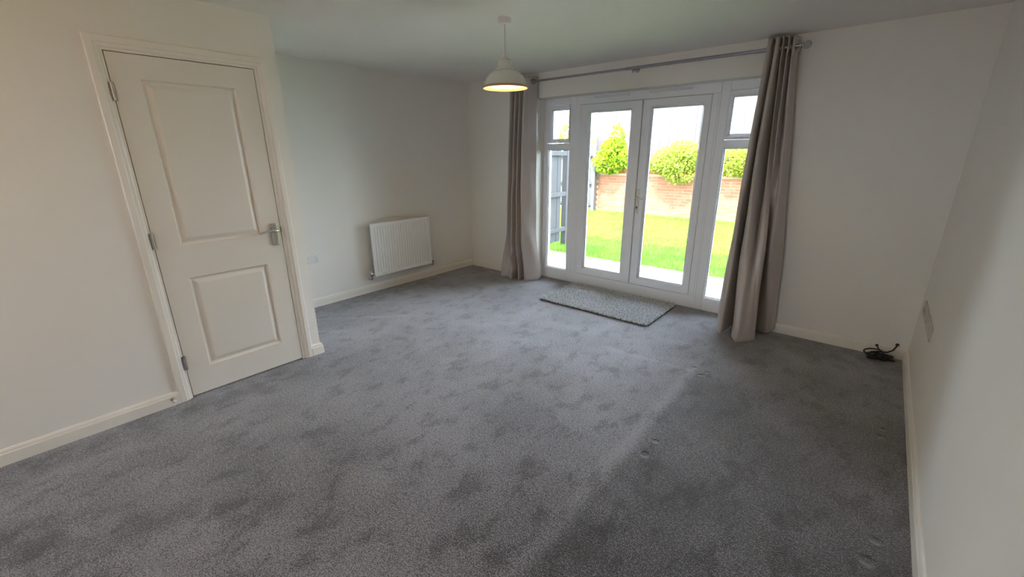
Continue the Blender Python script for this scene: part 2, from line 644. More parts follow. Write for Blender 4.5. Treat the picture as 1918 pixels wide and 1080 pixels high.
def spacer(parent, gx0, gx1, gz0, gz1, yf):
    mb = MB()
    s_ = 0.006
    y0, y1 = yf + 0.032, yf + 0.044
    mb.box(gx0, gx0 + s_, y0, y1, gz0, gz1).box(gx1 - s_, gx1, y0, y1, gz0, gz1).box(gx0, gx1, y0, y1, gz0, gz0 + s_).box(gx0, gx1, y0, y1, gz1 - s_, gz1)
    o_ = mb.build('spacer_bar', M_PLAST, parent)
    return o_


d2 = struct(root('door_2', (-1.934, DF, 0)), 'white framed pair of glazed doors opening to the garden')
FD = 0.07
ML0, ML1, MR0, MR1 = -2.661, -2.592, -1.276, -1.207
MB().box(ML0, MR1, DF, DF + FD, 1.969, OZ).box(ML1, MR0, DF + 0.056, DF + FD, 1.952, 1.969).build('frame_head', M_UPVC, d2, bevel=0.004)
MB().box(ML0, MR1, DF, DF + FD, 0.0, 0.126).box(ML1, MR0, DF + 0.056, DF + FD, 0.126, 0.142).build('threshold', M_UPVC, d2, bevel=0.004)
for (a, b) in ((ML0, ML1), (MR0, MR1)):
    mb = MB().box(a, b, DF, DF + FD, 0.126, 1.969)
    c = (a + b) / 2
    mb.box(c - 0.016, c + 0.016, DF - 0.004, DF, 0.126, 1.969)
    mb.build('mullion', M_UPVC, d2, bevel=0.003)
for (a, b) in ((-2.451, -2.055), (-1.855, -1.460)):
    mb = MB().box(a, b, DF - 0.012, DF + 0.001, 2.020, 2.036)
    mb.box(a + 0.01, b - 0.01, DF - 0.016, DF - 0.012, 2.030, 2.036)
    mb.build('trickle_vent', M_PLAST, d2, bevel=0.002)
LYF = DF - 0.006
lv = ring(MB(), -2.589, -1.945, 0.130, 1.966, -2.494, -2.037, 0.209, 1.887, LYF, 0.06)
leafL = lv.build('door_leaf', M_UPVC, d2)
leafL['label'] = 'left glazed door leaf with raised meeting strip'
pane(leafL, -2.494, -2.037, 0.209, 1.887, LYF)
spacer(leafL, -2.494, -2.037, 0.209, 1.887, LYF)
MB().box(-1.978, -1.910, LYF - 0.012, LYF + 0.05, 0.132, 1.962).build('meeting_strip', M_UPVC, leafL, bevel=0.004)
rv = ring(MB(), -1.906, -1.279, 0.130, 1.966, -1.815, -1.352, 0.209, 1.887, LYF, 0.06)
leafR = rv.build('door_leaf', M_UPVC, d2)
leafR['label'] = 'right glazed door leaf carrying the handle'
pane(leafR, -1.815, -1.352, 0.209, 1.887, LYF)
spacer(leafR, -1.815, -1.352, 0.209, 1.887, LYF)
MB().box(-1.935, -1.885, LYF + 0.0605, LYF + 0.070, 0.145, 1.951).build('weather_strip', M_UPVC, leafR)
mb = MB().box(-1.900, -1.868, LYF - 0.010, LYF + 0.001, 0.886, 1.129)
hp = mb.build('handle', M_CREAMP, leafR, bevel=0.006, seg=3)
mb = MB().tube([(-1.884, LYF - 0.008, 1.046), (-1.884, LYF - 0.050, 1.046)], 0.010, 12)
mb.tube([(-1.892, LYF - 0.050, 1.046), (-1.872, LYF - 0.053, 1.045), (-1.835, LYF - 0.052, 1.040), (-1.795, LYF - 0.048, 1.036)], [0.009, 0.0095, 0.008, 0.0065], 12)
mb.build('lever', M_CREAMP, d2)
MB().tube([(-1.884, LYF - 0.0115, 0.950), (-1.884, LYF - 0.009, 0.950)], 0.0085, 12).box(-1.888, -1.880, LYF - 0.0115, LYF - 0.009, 0.928, 0.948).build('keyhole', M_DARK, d2)


def side_light(name, mirror, label):
    cx = -1.934
    fx = (lambda x: 2 * cx - x) if mirror else (lambda x: x)
    w = struct(root(name, (fx(-2.872), DF, 0)), label)

    def bx(mb, a, b, y0, y1, z0, z1):
        return mb.box(fx(a), fx(b), y0, y1, z0, z1)
    mb = MB()
    bx(mb, -3.083, -3.040, DF, DF + FD, 0, OZ)
    bx(mb, -2.731, -2.661, DF, DF + FD, 0, OZ)
    bx(mb, -3.040, -2.731, DF, DF + FD, 1.982, OZ)
    bx(mb, -3.040, -2.731, DF, DF + FD, 1.522, 1.584)
    bx(mb, -3.040, -2.731, DF, DF + FD, 0, 0.122)
    mb.build('window_frame', M_UPVC, w, bevel=0.004)
    # slim bead round the fixed lower pane
    g0, g1 = sorted((fx(-3.028), fx(-2.738)))
    o0, o1 = sorted((fx(-3.040), fx(-2.731)))
    ring(MB(), o0, o1, 0.122, 1.522, g0, g1, 0.132, 1.514, DF + 0.006, 0.05, 0.006, 0.014).build('glazing_bead', M_UPVC, w)
    pane(w, g0, g1, 0.132, 1.514, DF + 0.004)
    spacer(w, g0, g1, 0.132, 1.514, DF + 0.004)
    s0, s1 = sorted((fx(-3.040), fx(-2.733)))
    h0, h1 = sorted((fx(-2.974), fx(-2.760)))
    sh = ring(MB(), s0, s1, 1.587, 1.979, h0, h1, 1.626, 1.932, DF - 0.010, 0.06).build('sash', M_UPVC, w)
    pane(sh, h0, h1, 1.626, 1.932, DF - 0.010)
    spacer(sh, h0, h1, 1.626, 1.932, DF - 0.010)
    hx = fx(-2.885) if not mirror else fx(-2.885)
    mb = MB().box(hx - 0.030, hx + 0.030, DF - 0.022, DF - 0.010, 1.592, 1.606)
    mb.tube([(hx, DF - 0.022, 1.600), (hx, DF - 0.040, 1.600)], 0.006, 10)
    mb.tube([(hx + 0.004, DF - 0.040, 1.600), (hx - 0.05, DF - 0.044, 1.603), (hx - 0.085, DF - 0.040, 1.601)], [0.008, 0.007, 0.005], 10)
    mb.build('window_handle', M_PLAST, sh, bevel=0.002)
    return w


w3 = struct(root('fill_window', ((WX0 + WX1) / 2, REAR - 0.15, WZ0)), 'white framed window added behind the viewer for fill daylight')
_n = 2
_w = (WX1 - WX0) / _n
for _i in range(_n):
    _a = WX0 + _i * _w
    ring(MB(), _a, _a + _w, WZ0, WZ1, _a + 0.06, _a + _w - 0.06, WZ0 + 0.06, WZ1 - 0.06, REAR - 0.20, 0.07).build('window_frame', M_UPVC, w3)
    pane(w3, _a + 0.06, _a + _w - 0.06, WZ0 + 0.06, WZ1 - 0.06, REAR - 0.20)
MB().box(WX0, WX1, REAR - 0.13, REAR + 0.03, WZ0 - 0.02, WZ0).build('window_sill', M_GLOSS, w3, bevel=0.004)


side_light('window_1', False, 'narrow side window left of the garden doors with small top sash')
side_light('window_2', True, 'narrow side window right of the garden doors half behind the curtain')

# ------------------------------------------------------------------ curtain rail
RY, RZ = 3.986, 2.213
cr_ = tag(root('curtain_rail', (-1.9, RY, RZ)), 'brushed steel curtain rail with clear ball finials above the garden doors', 'curtain rail')
MB().tube([(-3.42, RY, RZ), (-1.78, RY, RZ)], 0.010, 16).build('pole', M_RAILM, cr_)
MB().tube([(-2.00, RY, RZ), (-1.995, RY, RZ), (-0.655, RY, RZ)], [0.0115, 0.0125, 0.0125], 16).build('pole_sleeve', M_RAILM, cr_)
M_CRYS = new_mat('clear_acrylic', (0.9, 0.9, 0.9), 0.03)
M_CRYS.node_tree.nodes['Principled BSDF'].inputs['Transmission Weight'].default_value = 0.85
for (x, s) in ((-3.42, -1), (-0.655, 1)):
    fn = MB().lathe([(0.0001, 0), (0.016, 0.0), (0.017, s * 0.008), (0.011, s * 0.012), (0.010, s * 0.018), (0.019, s * 0.022), (0.019, s * 0.027), (0.0001, s * 0.028)], (x, RY, RZ), 18, 'x').build('finial', M_CHROME, cr_)
    MB().sphere((x + s * 0.052, RY, RZ), 0.027).build('finial_ball', M_CRYS, fn)
for x in (-3.385, -1.931, -0.672):
    mb = MB().lathe([(0.0001, -0.008), (0.022, -0.007), (0.024, 0.0)], (x, D, RZ - 0.004), 18, 'y')
    mb.tube([(x, D - 0.002, RZ - 0.004), (x, RY + 0.004, RZ - 0.018)], 0.006, 10)
    mb.tube([(x, RY + 0.02, RZ - 0.020), (x, RY, RZ - 0.021), (x, RY - 0.018, RZ - 0.012)], 0.006, 10)
    mb.tube([(x, RY, RZ - 0.018), (x, RY, RZ - 0.040)], 0.005, 8)
    mb.build('bracket', M_RAILM, cr_)


# ------------------------------------------------------------------ curtains
def catmull(P, n):
    P = np.array(P, float)
    Q = np.vstack([2 * P[0] - P[1], P, 2 * P[-1] - P[-2]])
    # chord-based sampling
    out = []
    segs = len(P) - 1
    for u in np.linspace(0, segs, n):
        i = min(int(u), segs - 1)
        t = u - i
        p0, p1, p2, p3 = Q[i], Q[i + 1], Q[i + 2], Q[i + 3]
        out.append(0.5 * ((2 * p1) + (-p0 + p2) * t + (2 * p0 - 5 * p1 + 4 * p2 - p3) * t * t + (-p0 + 3 * p1 - 3 * p2 + p3) * t ** 3))
    return np.array(out)


def curtain(name, keys, label, eyelets, hem=None, nu=190, nv=96, fold=None):
    zs = np.array([k[0] for k in keys])
    C = np.array([catmull(k[1], nu) for k in keys])      # (k, nu, 2)
    vs_, fs = [], []
    ztop, zbot = zs[0], zs[-1]
    u = np.linspace(0, 1, nu)
    for j in range(nv + 1):
        w = j / nv
        z = ztop + (zbot - ztop) * w
        # piecewise smooth interpolation between key sections
        i = int(np.clip(np.searchsorted(-zs, -z, side='right') - 1, 0, len(zs) - 2))
        t = (zs[i] - z) / (zs[i] - zs[i + 1])
        i0, i3 = max(i - 1, 0), min(i + 2, len(zs) - 1)
        p0, p1, p2, p3 = C[i0], C[i], C[i + 1], C[i3]
        m1, m2 = (p2 - p0) * 0.5, (p3 - p1) * 0.5
        row = (2 * t ** 3 - 3 * t * t + 1) * p1 + (t ** 3 - 2 * t * t + t) * m1 + (-2 * t ** 3 + 3 * t * t) * p2 + (t ** 3 - t * t) * m2
        zz = np.full(nu, z)
        if hem is not None:
            zz = zz + hem(u, w)
        if fold is not None:
            dx, dy = fold(u, z)
            row = row + np.stack([dx, dy], 1)
        for k in range(nu):
            vs_.append((row[k, 0], row[k, 1], zz[k]))
    for j in range(nv):
        for k in range(nu - 1):
            a = j * nu + k
            fs.append((a, a + nu, a + nu + 1, a + 1))
    xs = [q[0] for q in keys[-1][1]]
    r_ = tag(root(name, (sum(xs) / len(xs), keys[-1][1][0][1], 0.0)), label, 'curtain', 'pair of curtains at the garden doors')
    cl = MB().add(vs_, fs, True).build('cloth', M_CURT, r_, solid=0.0025)
    for (x, y, ang) in eyelets:
        mb = MB()
        c, s = math.cos(ang), math.sin(ang)
        pts = []
        for k in range(25):
            a = k * math.tau / 24
            pts.append((x + c * 0.026 * math.cos(a), y + s * 0.026 * math.cos(a), RZ + 0.026 * math.sin(a)))
        mb.tube(pts, 0.0045, 8, caps=False)
        mb.build('eyelet', M_HINGE, r_)
    return r_


ZT = 2.262
lt = [(-3.395, 4.030), (-3.355, 3.945), (-3.325, 4.030), (-3.285, 3.940), (-3.255, 4.030), (-3.215, 3.935), (-3.185, 4.030), (-3.150, 3.925), (-3.105, 3.965), (-3.050, 4.035)]
lm = [(-3.420, 4.030), (-3.375, 3.925), (-3.350, 4.045), (-3.295, 3.910), (-3.278, 4.045), (-3.225, 3.900), (-3.208, 4.045), (-3.160, 3.895), (-3.105, 3.955), (-3.055, 4.040)]
ll = [(-3.450, 4.030), (-3.410, 3.920), (-3.360, 4.030), (-3.300, 3.870), (-3.285, 4.040), (-3.220, 3.870), (-3.205, 4.040), (-3.150, 3.880), (-3.085, 3.945), (-3.045, 4.045)]
lb = [(-3.510, 4.020), (-3.475, 3.880), (-3.380, 3.910), (-3.275, 3.850), (-3.285, 4.020), (-3.185, 3.870), (-3.195, 4.020), (-3.110, 3.900), (-3.010, 3.985), (-2.985, 4.060)]


def hem_l(u, w):
    return np.zeros_like(u) + (w ** 6) * 0.02 * np.clip((u - 0.93) / 0.07, 0, 1)


def fold_l(u, z):
    # crumple in the third fold where the cloth buckles above the hem
    g = np.exp(-((u - 0.38) / 0.07) ** 2)
    a = g * (0.030 * np.exp(-((z - 0.37) / 0.045) ** 2) - 0.034 * np.exp(-((z - 0.27) / 0.04) ** 2) + 0.030 * np.exp(-((z - 0.14) / 0.05) ** 2))
    b = 0.004 * np.sin(z * 9 + u * 25) * np.clip(1.6 - z, 0, 1)
    return a + b, -a * 0.6


curtain('curtain', [(ZT, lt), (1.45, lm), (0.55, ll), (0.006, lb)], 'taupe satin curtain left of the garden doors, half behind the pendant lamp',
        [(-3.075, 3.990, 0.8), (-3.165, 3.985, 1.9), (-3.235, 3.985, 1.2), (-3.305, 3.985, 1.9), (-3.375, 3.985, 1.2)], hem_l, fold=fold_l)

rt = [(-0.860, 4.030), (-0.850, 3.945), (-0.826, 3.950), (-0.815, 4.025), (-0.800, 3.945), (-0.778, 3.950), (-0.768, 4.025), (-0.752, 3.940), (-0.735, 4.025), (-0.718, 3.945), (-0.704, 4.025), (-0.690, 3.950), (-0.668, 4.030)]
rm = [(-0.875, 4.025), (-0.868, 3.915), (-0.834, 3.920), (-0.824, 4.040), (-0.800, 3.895), (-0.762, 3.905), (-0.742, 4.035), (-0.728, 3.955), (-0.700, 4.000), (-0.685, 3.925), (-0.665, 4.010), (-0.640, 3.960), (-0.600, 4.035)]
rl = [(-0.885, 4.010), (-0.880, 3.880), (-0.835, 3.845), (-0.815, 4.030), (-0.775, 3.800), (-0.715, 3.765), (-0.690, 3.830), (-0.660, 3.815), (-0.620, 3.840), (-0.650, 4.010), (-0.600, 3.930), (-0.565, 3.955), (-0.525, 4.035)]
rb = [(-0.915, 3.990), (-0.893, 3.850), (-0.815, 3.725), (-0.775, 3.980), (-0.738, 3.730), (-0.672, 3.605), (-0.630, 3.640), (-0.590, 3.690), (-0.572, 3.760), (-0.650, 4.000), (-0.570, 3.960), (-0.510, 3.950), (-0.475, 4.040)]


def hem_r(u, w):
    # the two loose corners lift a little off the carpet
    return (w ** 8) * (0.035 * np.clip((u - 0.86) / 0.14, 0, 1) + 0.02 * np.exp(-((u - 0.03) / 0.05) ** 2))


def fold_r(u, z):
    g = np.exp(-((u - 0.47) / 0.07) ** 2)
    a = g * (0.085 * np.exp(-((z - 1.42) / 0.16) ** 2) + 0.06 * np.exp(-((z - 0.95) / 0.35) ** 2))
    b = 0.004 * np.sin(z * 7 + u * 22) * np.clip(1.8 - z, 0, 1)
    return b, a * 0.9


curtain('curtain', [(ZT + 0.02, rt), (1.55, rm), (0.75, rl), (0.006, rb)], 'taupe satin curtain right of the garden doors, its hem pulled into the room',
        [(-0.838, 3.985, 0.2), (-0.808, 3.985, 1.7), (-0.788, 3.985, 0.4), (-0.760, 3.985, 1.8), (-0.743, 3.985, 1.3), (-0.710, 3.985, 1.7), (-0.697, 3.985, 1.4)], hem_r, fold=fold_r)

# ------------------------------------------------------------------ radiator
ry0, ry1, rz0, rz1 = 2.483, 3.281, 0.186, 0.771
rx = L + 0.100
rad = tag(root('radiator', (L + 0.06, (ry0 + ry1) / 2, rz0)), 'white ribbed panel radiator on the left wall', 'radiator')


def rad_panel():
    NG = 22
    mb = MB()
    ys, dep = [ry0 + 0.0], [0.004]
    ys = [ry0, ry0 + 0.003]
    dp = [0.003, 0.0]
    pitch = (ry1 - ry0 - 0.05) / NG
    y = ry0 + 0.025
    prof = [(0.0, 0.0), (0.16, 0.0), (0.24, 0.009), (0.33, 0.0105), (0.42, 0.009), (0.50, 0.0)]
    for k in range(NG):
        for (t, d_) in prof:
            ys.append(y + (k + 0.2 + t) * pitch)
            dp.append(d_)
    ys += [ry1 - 0.003, ry1]
    dp += [0.0, 0.003]
    edge = [True, True] + [False] * (len(ys) - 4) + [True, True]
    zrow = [(rz0, 0.004, 0), (rz0 + 0.004, 0.0, 0), (rz0 + 0.036, 0.0, 0), (rz0 + 0.048, 0.0, 0.85), (rz0 + 0.056, 0, 1), (rz1 - 0.050, 0, 1), (rz1 - 0.042, 0.0, 0.85), (rz1 - 0.030, 0, 0), (rz1 - 0.004, 0, 0), (rz1, 0.004, 0)]
    n = len(ys)
    vs_, fs = [], []
    for (z, e, gf) in zrow:
        for yy, d_, ed in zip(ys, dp, edge):
            vs_.append((rx - e - (d_ if ed else d_ * gf), yy, z))
    for j in range(len(zrow) - 1):
        for i in range(n - 1):
            a = j * n + i
            fs.append((a, a + 1, a + n + 1, a + n))
    mb.add(vs_, fs, False)
    # folded edges and back
    xb = rx - 0.014
    mb.box(xb - 0.001, xb, ry0, ry1, rz0, rz1)
    mb.box(xb, rx - 0.004, ry0, ry0 + 0.0015, rz0 + 0.002, rz1 - 0.002).box(xb, rx - 0.004, ry1 - 0.0015, ry1, rz0 + 0.002, rz1 - 0.002)
    mb.box(xb, rx - 0.004, ry0, ry1, rz0, rz0 + 0.0015).box(xb, rx - 0.004, ry0, ry1, rz1 - 0.0015, rz1)
    return mb.build('front_panel', M_RAD, rad)


rad_panel()
mb = MB()
k = ry0 + 0.03
while k < ry1 - 0.03:
    mb.box(rx - 0.046, rx - 0.015, k, k + 0.0012, rz0 + 0.03, rz1 - 0.02)
    k += 0.025
mb.build('convector_fins', M_RAD, rad)
for y in (ry0 + 0.14, ry1 - 0.14):
    MB().box(L + 0.001, rx - 0.016, y - 0.015, y + 0.015, rz0 + 0.05, rz1 - 0.05).build('wall_bracket', M_RAD, rad)
# lockshield valve on the left, thermostatic valve on the right
vx = L + 0.075
mb = MB().tube([(vx, ry0 + 0.005, rz0 + 0.030), (vx, ry0 - 0.030, rz0 + 0.030)], 0.010, 12)
mb.lathe([(0.0001, -0.014), (0.016, -0.014), (0.016, 0.014), (0.012, 0.020), (0.0001, 0.021)], (vx, ry0 - 0.030, rz0 + 0.030), 14)
mb.tube([(vx, ry0 - 0.008, rz0 + 0.030), (vx, ry0 - 0.020, rz0 + 0.030)], 0.014, 6)
mb.tube([(vx, ry0 - 0.030, rz0 + 0.022), (vx, ry0 - 0.030, rz0 - 0.018), (vx - 0.012, ry0 - 0.030, rz0 - 0.030), (L + 0.001, ry0 - 0.030, rz0 - 0.030)], 0.0085, 12)
lv_ = mb.build('lockshield_valve', M_CHROME, rad)
MB().lathe([(0.0001, 0.0), (0.012, 0.0), (0.012, 0.018), (0.009, 0.024), (0.0001, 0.025)], (vx, ry0 - 0.030, rz0 + 0.048), 14).build('valve_cap', M_PLAST, lv_)
mb = MB().tube([(vx, ry1 - 0.005, rz0 + 0.030), (vx, ry1 + 0.030, rz0 + 0.030)], 0.010, 12)
mb.lathe([(0.0001, -0.014), (0.016, -0.014), (0.016, 0.022), (0.0001, 0.023)], (vx, ry1 + 0.030, rz0 + 0.030), 14)
mb.tube([(vx, ry1 + 0.030, rz0 + 0.022), (vx, ry1 + 0.030, rz0 - 0.018), (vx - 0.012, ry1 + 0.030, rz0 - 0.030), (L + 0.001, ry1 + 0.030, rz0 - 0.030)], 0.0085, 12)
tv = mb.build('thermostatic_valve', M_CHROME, rad)
MB().lathe([(0.0001, 0.0), (0.015, 0.0), (0.019, 0.010), (0.020, 0.022), (0.018, 0.026), (0.020, 0.030), (0.018, 0.068), (0.012, 0.076), (0.0001, 0.077)], (vx, ry1 + 0.030, rz0 + 0.053), 16).build('valve_head', M_PLAST, tv)


# ------------------------------------------------------------------ sockets
def socket(name, wall_x, s, y0, y1, z0, z1, label, cat, mat, twin=True):
    """plate on a side wall; s = +1 if the room is on the +x side"""
    r_ = tag(root(name, (wall_x, (y0 + y1) / 2, z0)), label, cat)
    MB().box(wall_x, wall_x + s * 0.0095, y0, y1, z0, z1).build('faceplate', mat, r_, bevel=0.003)
    xf = wall_x + s * 0.0095
    w = y1 - y0
    for c in ((y0 + w * 0.27, y0 + w * 0.73) if twin else ()):
        MB().box(xf - s * 0.002, xf + s * 0.0025, c - 0.006, c + 0.006, z1 - 0.032, z1 - 0.014).build('switch', mat, r_, bevel=0.001)
        for (dy, dz, a, b) in ((0, 0.040, 0.0022, 0.004), (-0.011, 0.018, 0.0036, 0.002), (0.011, 0.018, 0.0036, 0.002)):
            cc = c + (0.018 if c > (y0 + y1) / 2 else -0.018)
            MB().box(xf - s * 0.002, xf + s * 0.0004, cc + dy - a, cc + dy + a, z0 + dz - b, z0 + dz + b).build('pin_hole', M_DARK, r_)
    return r_


socket('wall_socket', L, 1, 1.780, 1.926, 0.450, 0.534, 'white double socket on the left wall beside the door corner', 'socket', M_PLAST)
socket('wall_socket', R, -1, 3.235, 3.520, 0.446, 0.530, 'larger white socket plate on the right wall, nearer the viewer', 'socket', M_PLAST2)
socket('blank_wall_plate', R, -1, 3.580, 3.860, 0.446, 0.530, 'white aerial plate on the right wall, nearer the back corner', 'wall plate', M_PLAST2, False)
for _y in (3.66, 3.74):
    MB().box(R - 0.016, R - 0.009, _y, _y + 0.04, 0.475, 0.50).build('aerial_outlet', M_PLAST2, bpy.data.objects['blank_wall_plate'], bevel=0.002)

# ------------------------------------------------------------------ door stop on the skirting
ds = tag(root('door_stop', (B + 0.018, 0.404, 0.045)), 'small steel door stop on the skirting left of the door', 'door stop')
MB().lathe([(0.0001, 0.0), (0.012, 0.0), (0.011, 0.004), (0.006, 0.007), (0.006, 0.030), (0.010, 0.033), (0.0001, 0.033)], (B + 0.018, 0.404, 0.045), 14, 'x').build('stem', M_HINGE, ds)
MB().lathe([(0.010, 0.033), (0.0105, 0.040), (0.008, 0.045), (0.0001, 0.046)], (B + 0.018, 0.404, 0.045), 14, 'x').build('buffer', M_PLAST, ds)

# ------------------------------------------------------------------ cable heap in the corner
cb = tag(root('cable_bundle', (0.215, 3.95, 0)), 'coiled black cable heaped on the carpet in the back right corner', 'cable')
mb = MB()
pts = []
for i in range(161):
    t = i / 160
    a = t * math.tau * 5 + 0.4
    rx_, ry_ = 0.062 + 0.016 * math.sin(a * 0.37), 0.040 + 0.010 * math.cos(a * 0.53)
    pts.append((0.225 + rx_ * math.cos(a) + 0.012 * math.sin(t * 9), 3.945 + ry_ * math.sin(a), 0.010 + 0.040 * t + 0.008 * math.sin(a * 1.3 + 1) + 0.004))
mb.tube(pts, 0.0055, 8)
mb.build('coil', M_BLACK, cb)
mb = MB()
mb.tube([(0.170, 3.960, 0.050), (0.215, 3.985, 0.056), (0.262, 4.000, 0.058), (0.292, 4.020, 0.075), (0.306, 4.045, 0.098), (0.311, 4.070, 0.106), (0.312, 4.0755, 0.106)], 0.0055, 10)
mb.build('lead', M_BLACK, cb)
MB().lathe([(0.0001, -0.004), (0.010, -0.004), (0.012, 0.0)], (0.312, D, 0.106), 14, 'y').build('cable_outlet', M_DARK, cb)
mb = MB().tube([(0.245, 3.975, 0.058), (0.215, 4.000, 0.066), (0.198, 4.012, 0.088)], 0.005, 8)
mb.tube([(0.199, 4.011, 0.086), (0.194, 4.013, 0.100)], [0.009, 0.010], 8)
mb.build('plug_end', M_BLACK, cb)
mb = MB()
pts = []
for i in range(41):
    a = i / 40 * math.tau * 1.4 + 2.2
    pts.append((0.185 + 0.055 * math.cos(a), 3.975 + 0.030 * math.sin(a), 0.050 + 0.014 * math.sin(a + 0.5)))
mb.tube(pts, 0.005, 8)
mb.build('coil_loop', M_BLACK, cb)

# ------------------------------------------------------------------ rug
M_PILE = new_mat('silver_pile', (0.4, 0.4, 0.42), 0.9, spec=0.1)
_g = NT(M_PILE)
_n = _g.noise(_g.pos(), 60, 2, 0.6)
_g.l(_g.mix(_g.ramp(_n, 0.3, 0.7), (0.46, 0.48, 0.51), (0.86, 0.89, 0.93)), _g.b.inputs['Base Color'])
M_PILE.node_tree.nodes['Principled BSDF'].inputs['Sheen Weight'].default_value = 0.2
M_RUGB = new_mat('rug_backing', (0.07, 0.07, 0.08), 0.95)
gx0, gx1, gy0, gy1 = -2.572, -1.362, 3.462, 4.195
rug = tag(root('rug', ((gx0 + gx1) / 2, (gy0 + gy1) / 2, 0)), 'silver grey shaggy rug in front of the garden doors', 'rug')


def rrect(x0, x1, y0, y1, r, n=6):
    out = []
    for (cx, cy, a0) in ((x1 - r, y0 + r, -90), (x1 - r, y1 - r, 0), (x0 + r, y1 - r, 90), (x0 + r, y0 + r, 180)):
        for k in range(n + 1):
            a = math.radians(a0 + 90 * k / n)
            out.append((cx + r * math.cos(a), cy + r * math.sin(a)))
    return out


P = rrect(gx0, gx1, gy0, gy1, 0.05)
n = len(P)
MB().add([(x, y, 0.0005) for x, y in P] + [(x, y, 0.012) for x, y in P], [tuple(range(n))[::-1], tuple(range(n, 2 * n))] + [(i, (i + 1) % n, n + (i + 1) % n, n + i) for i in range(n)]).build('backing', M_RUGB, rug)


def rug_pile():
    step = 0.0105
    xs = np.arange(gx0 + 0.004, gx1 - 0.003, step)
    ys = np.arange(gy0 + 0.004, gy1 - 0.003, step)
    X, Y = np.meshgrid(xs, ys)
    X = X.ravel() + rng.uniform(-0.004, 0.004, X.size)
    Y = Y.ravel() + rng.uniform(-0.004, 0.004, Y.size)
    r = 0.05
    qx = np.maximum(np.maximum(gx0 + r - X, X - (gx1 - r)), 0)
    qy = np.maximum(np.maximum(gy0 + r - Y, Y - (gy1 - r)), 0)
    ok = np.hypot(qx, qy) < r
    X, Y = X[ok], Y[ok]
    N = X.size
    ang = rng.uniform(0, math.tau, N)
    lean = rng.uniform(0.004, 0.020, N)
    la = rng.uniform(0, math.tau, N)
    hgt = rng.uniform(0.016, 0.034, N)
    w = rng.uniform(0.005, 0.0085, N)
    V = np.zeros((N, 5, 3))
    tip = np.stack([X + lean * np.cos(la), Y + lean * np.sin(la), 0.004 + hgt], 1)
    for k in range(4):
        a = ang + k * math.pi / 2
        wd = w * (1.0 if k % 2 == 0 else 0.75)
        V[:, k, 0] = X + wd * np.cos(a)
        V[:, k, 1] = Y + wd * np.sin(a)
        V[:, k, 2] = 0.010
    # blunt tuft: middle ring collapsed into the tip
    ex = np.clip((gx0 + 0.03 - X) / 0.03, 0, 1) * -1 + np.clip((X - gx1 + 0.03) / 0.03, 0, 1)
    ey = np.clip((gy0 + 0.03 - Y) / 0.03, 0, 1) * -1 + np.clip((Y - gy1 + 0.03) / 0.03, 0, 1)
    tip[:, 0] += ex * rng.uniform(0, 0.014, N)
    tip[:, 1] += ey * rng.uniform(0, 0.014, N)
    tip[:, 2] -= np.maximum(abs(ex), abs(ey)) * rng.uniform(0, 0.014, N)
    V[:, 4] = tip
    vs_ = V.reshape(-1, 3)
    base = np.arange(N)[:, None] * 5
    tris = np.concatenate([base + np.array(t) for t in ((0, 1, 4), (1, 2, 4), (2, 3, 4), (3, 0, 4))], 0)
    mb = MB()
    mb.v = vs_.tolist()
    mb.f = tris.tolist()
    mb.s = [False] * len(mb.f)
    ob = mb.build('pile', M_PILE, rug)
    ob['kind'] = 'stuff'
    return ob


rug_pile()

# ------------------------------------------------------------------ pendant lamps
M_SHADE = new_mat('shade_enamel', (0.60, 0.60, 0.555), 0.22)
M_SHIN = new_mat('shade_inside', (0.85, 0.74, 0.42), 0.5)
M_RIM = new_mat('rosy_rim', (0.50, 0.25, 0.20), 0.4)
M_CORD = new_mat('flex', (0.62, 0.58, 0.52), 0.5)


def bulb_mat(name, col, strength):
    mt = bpy.data.materials.new(name)
    mt.use_nodes = True
    t = mt.node_tree
    t.nodes.clear()
    e = t.nodes.new('ShaderNodeEmission')
    e.inputs[0].default_value = (*col, 1)
    e.inputs[1].default_value = strength
    o_ = t.nodes.new('ShaderNodeOutputMaterial')
    t.links.new(e.outputs[0], o_.inputs[0])
    return mt


M_BULB = bulb_mat('warm_bulb', (1.0, 0.70, 0.24), 130.0)
M_FILLBULB = bulb_mat('added_fill_bulb', (1.0, 0.68, 0.36), 128.0)


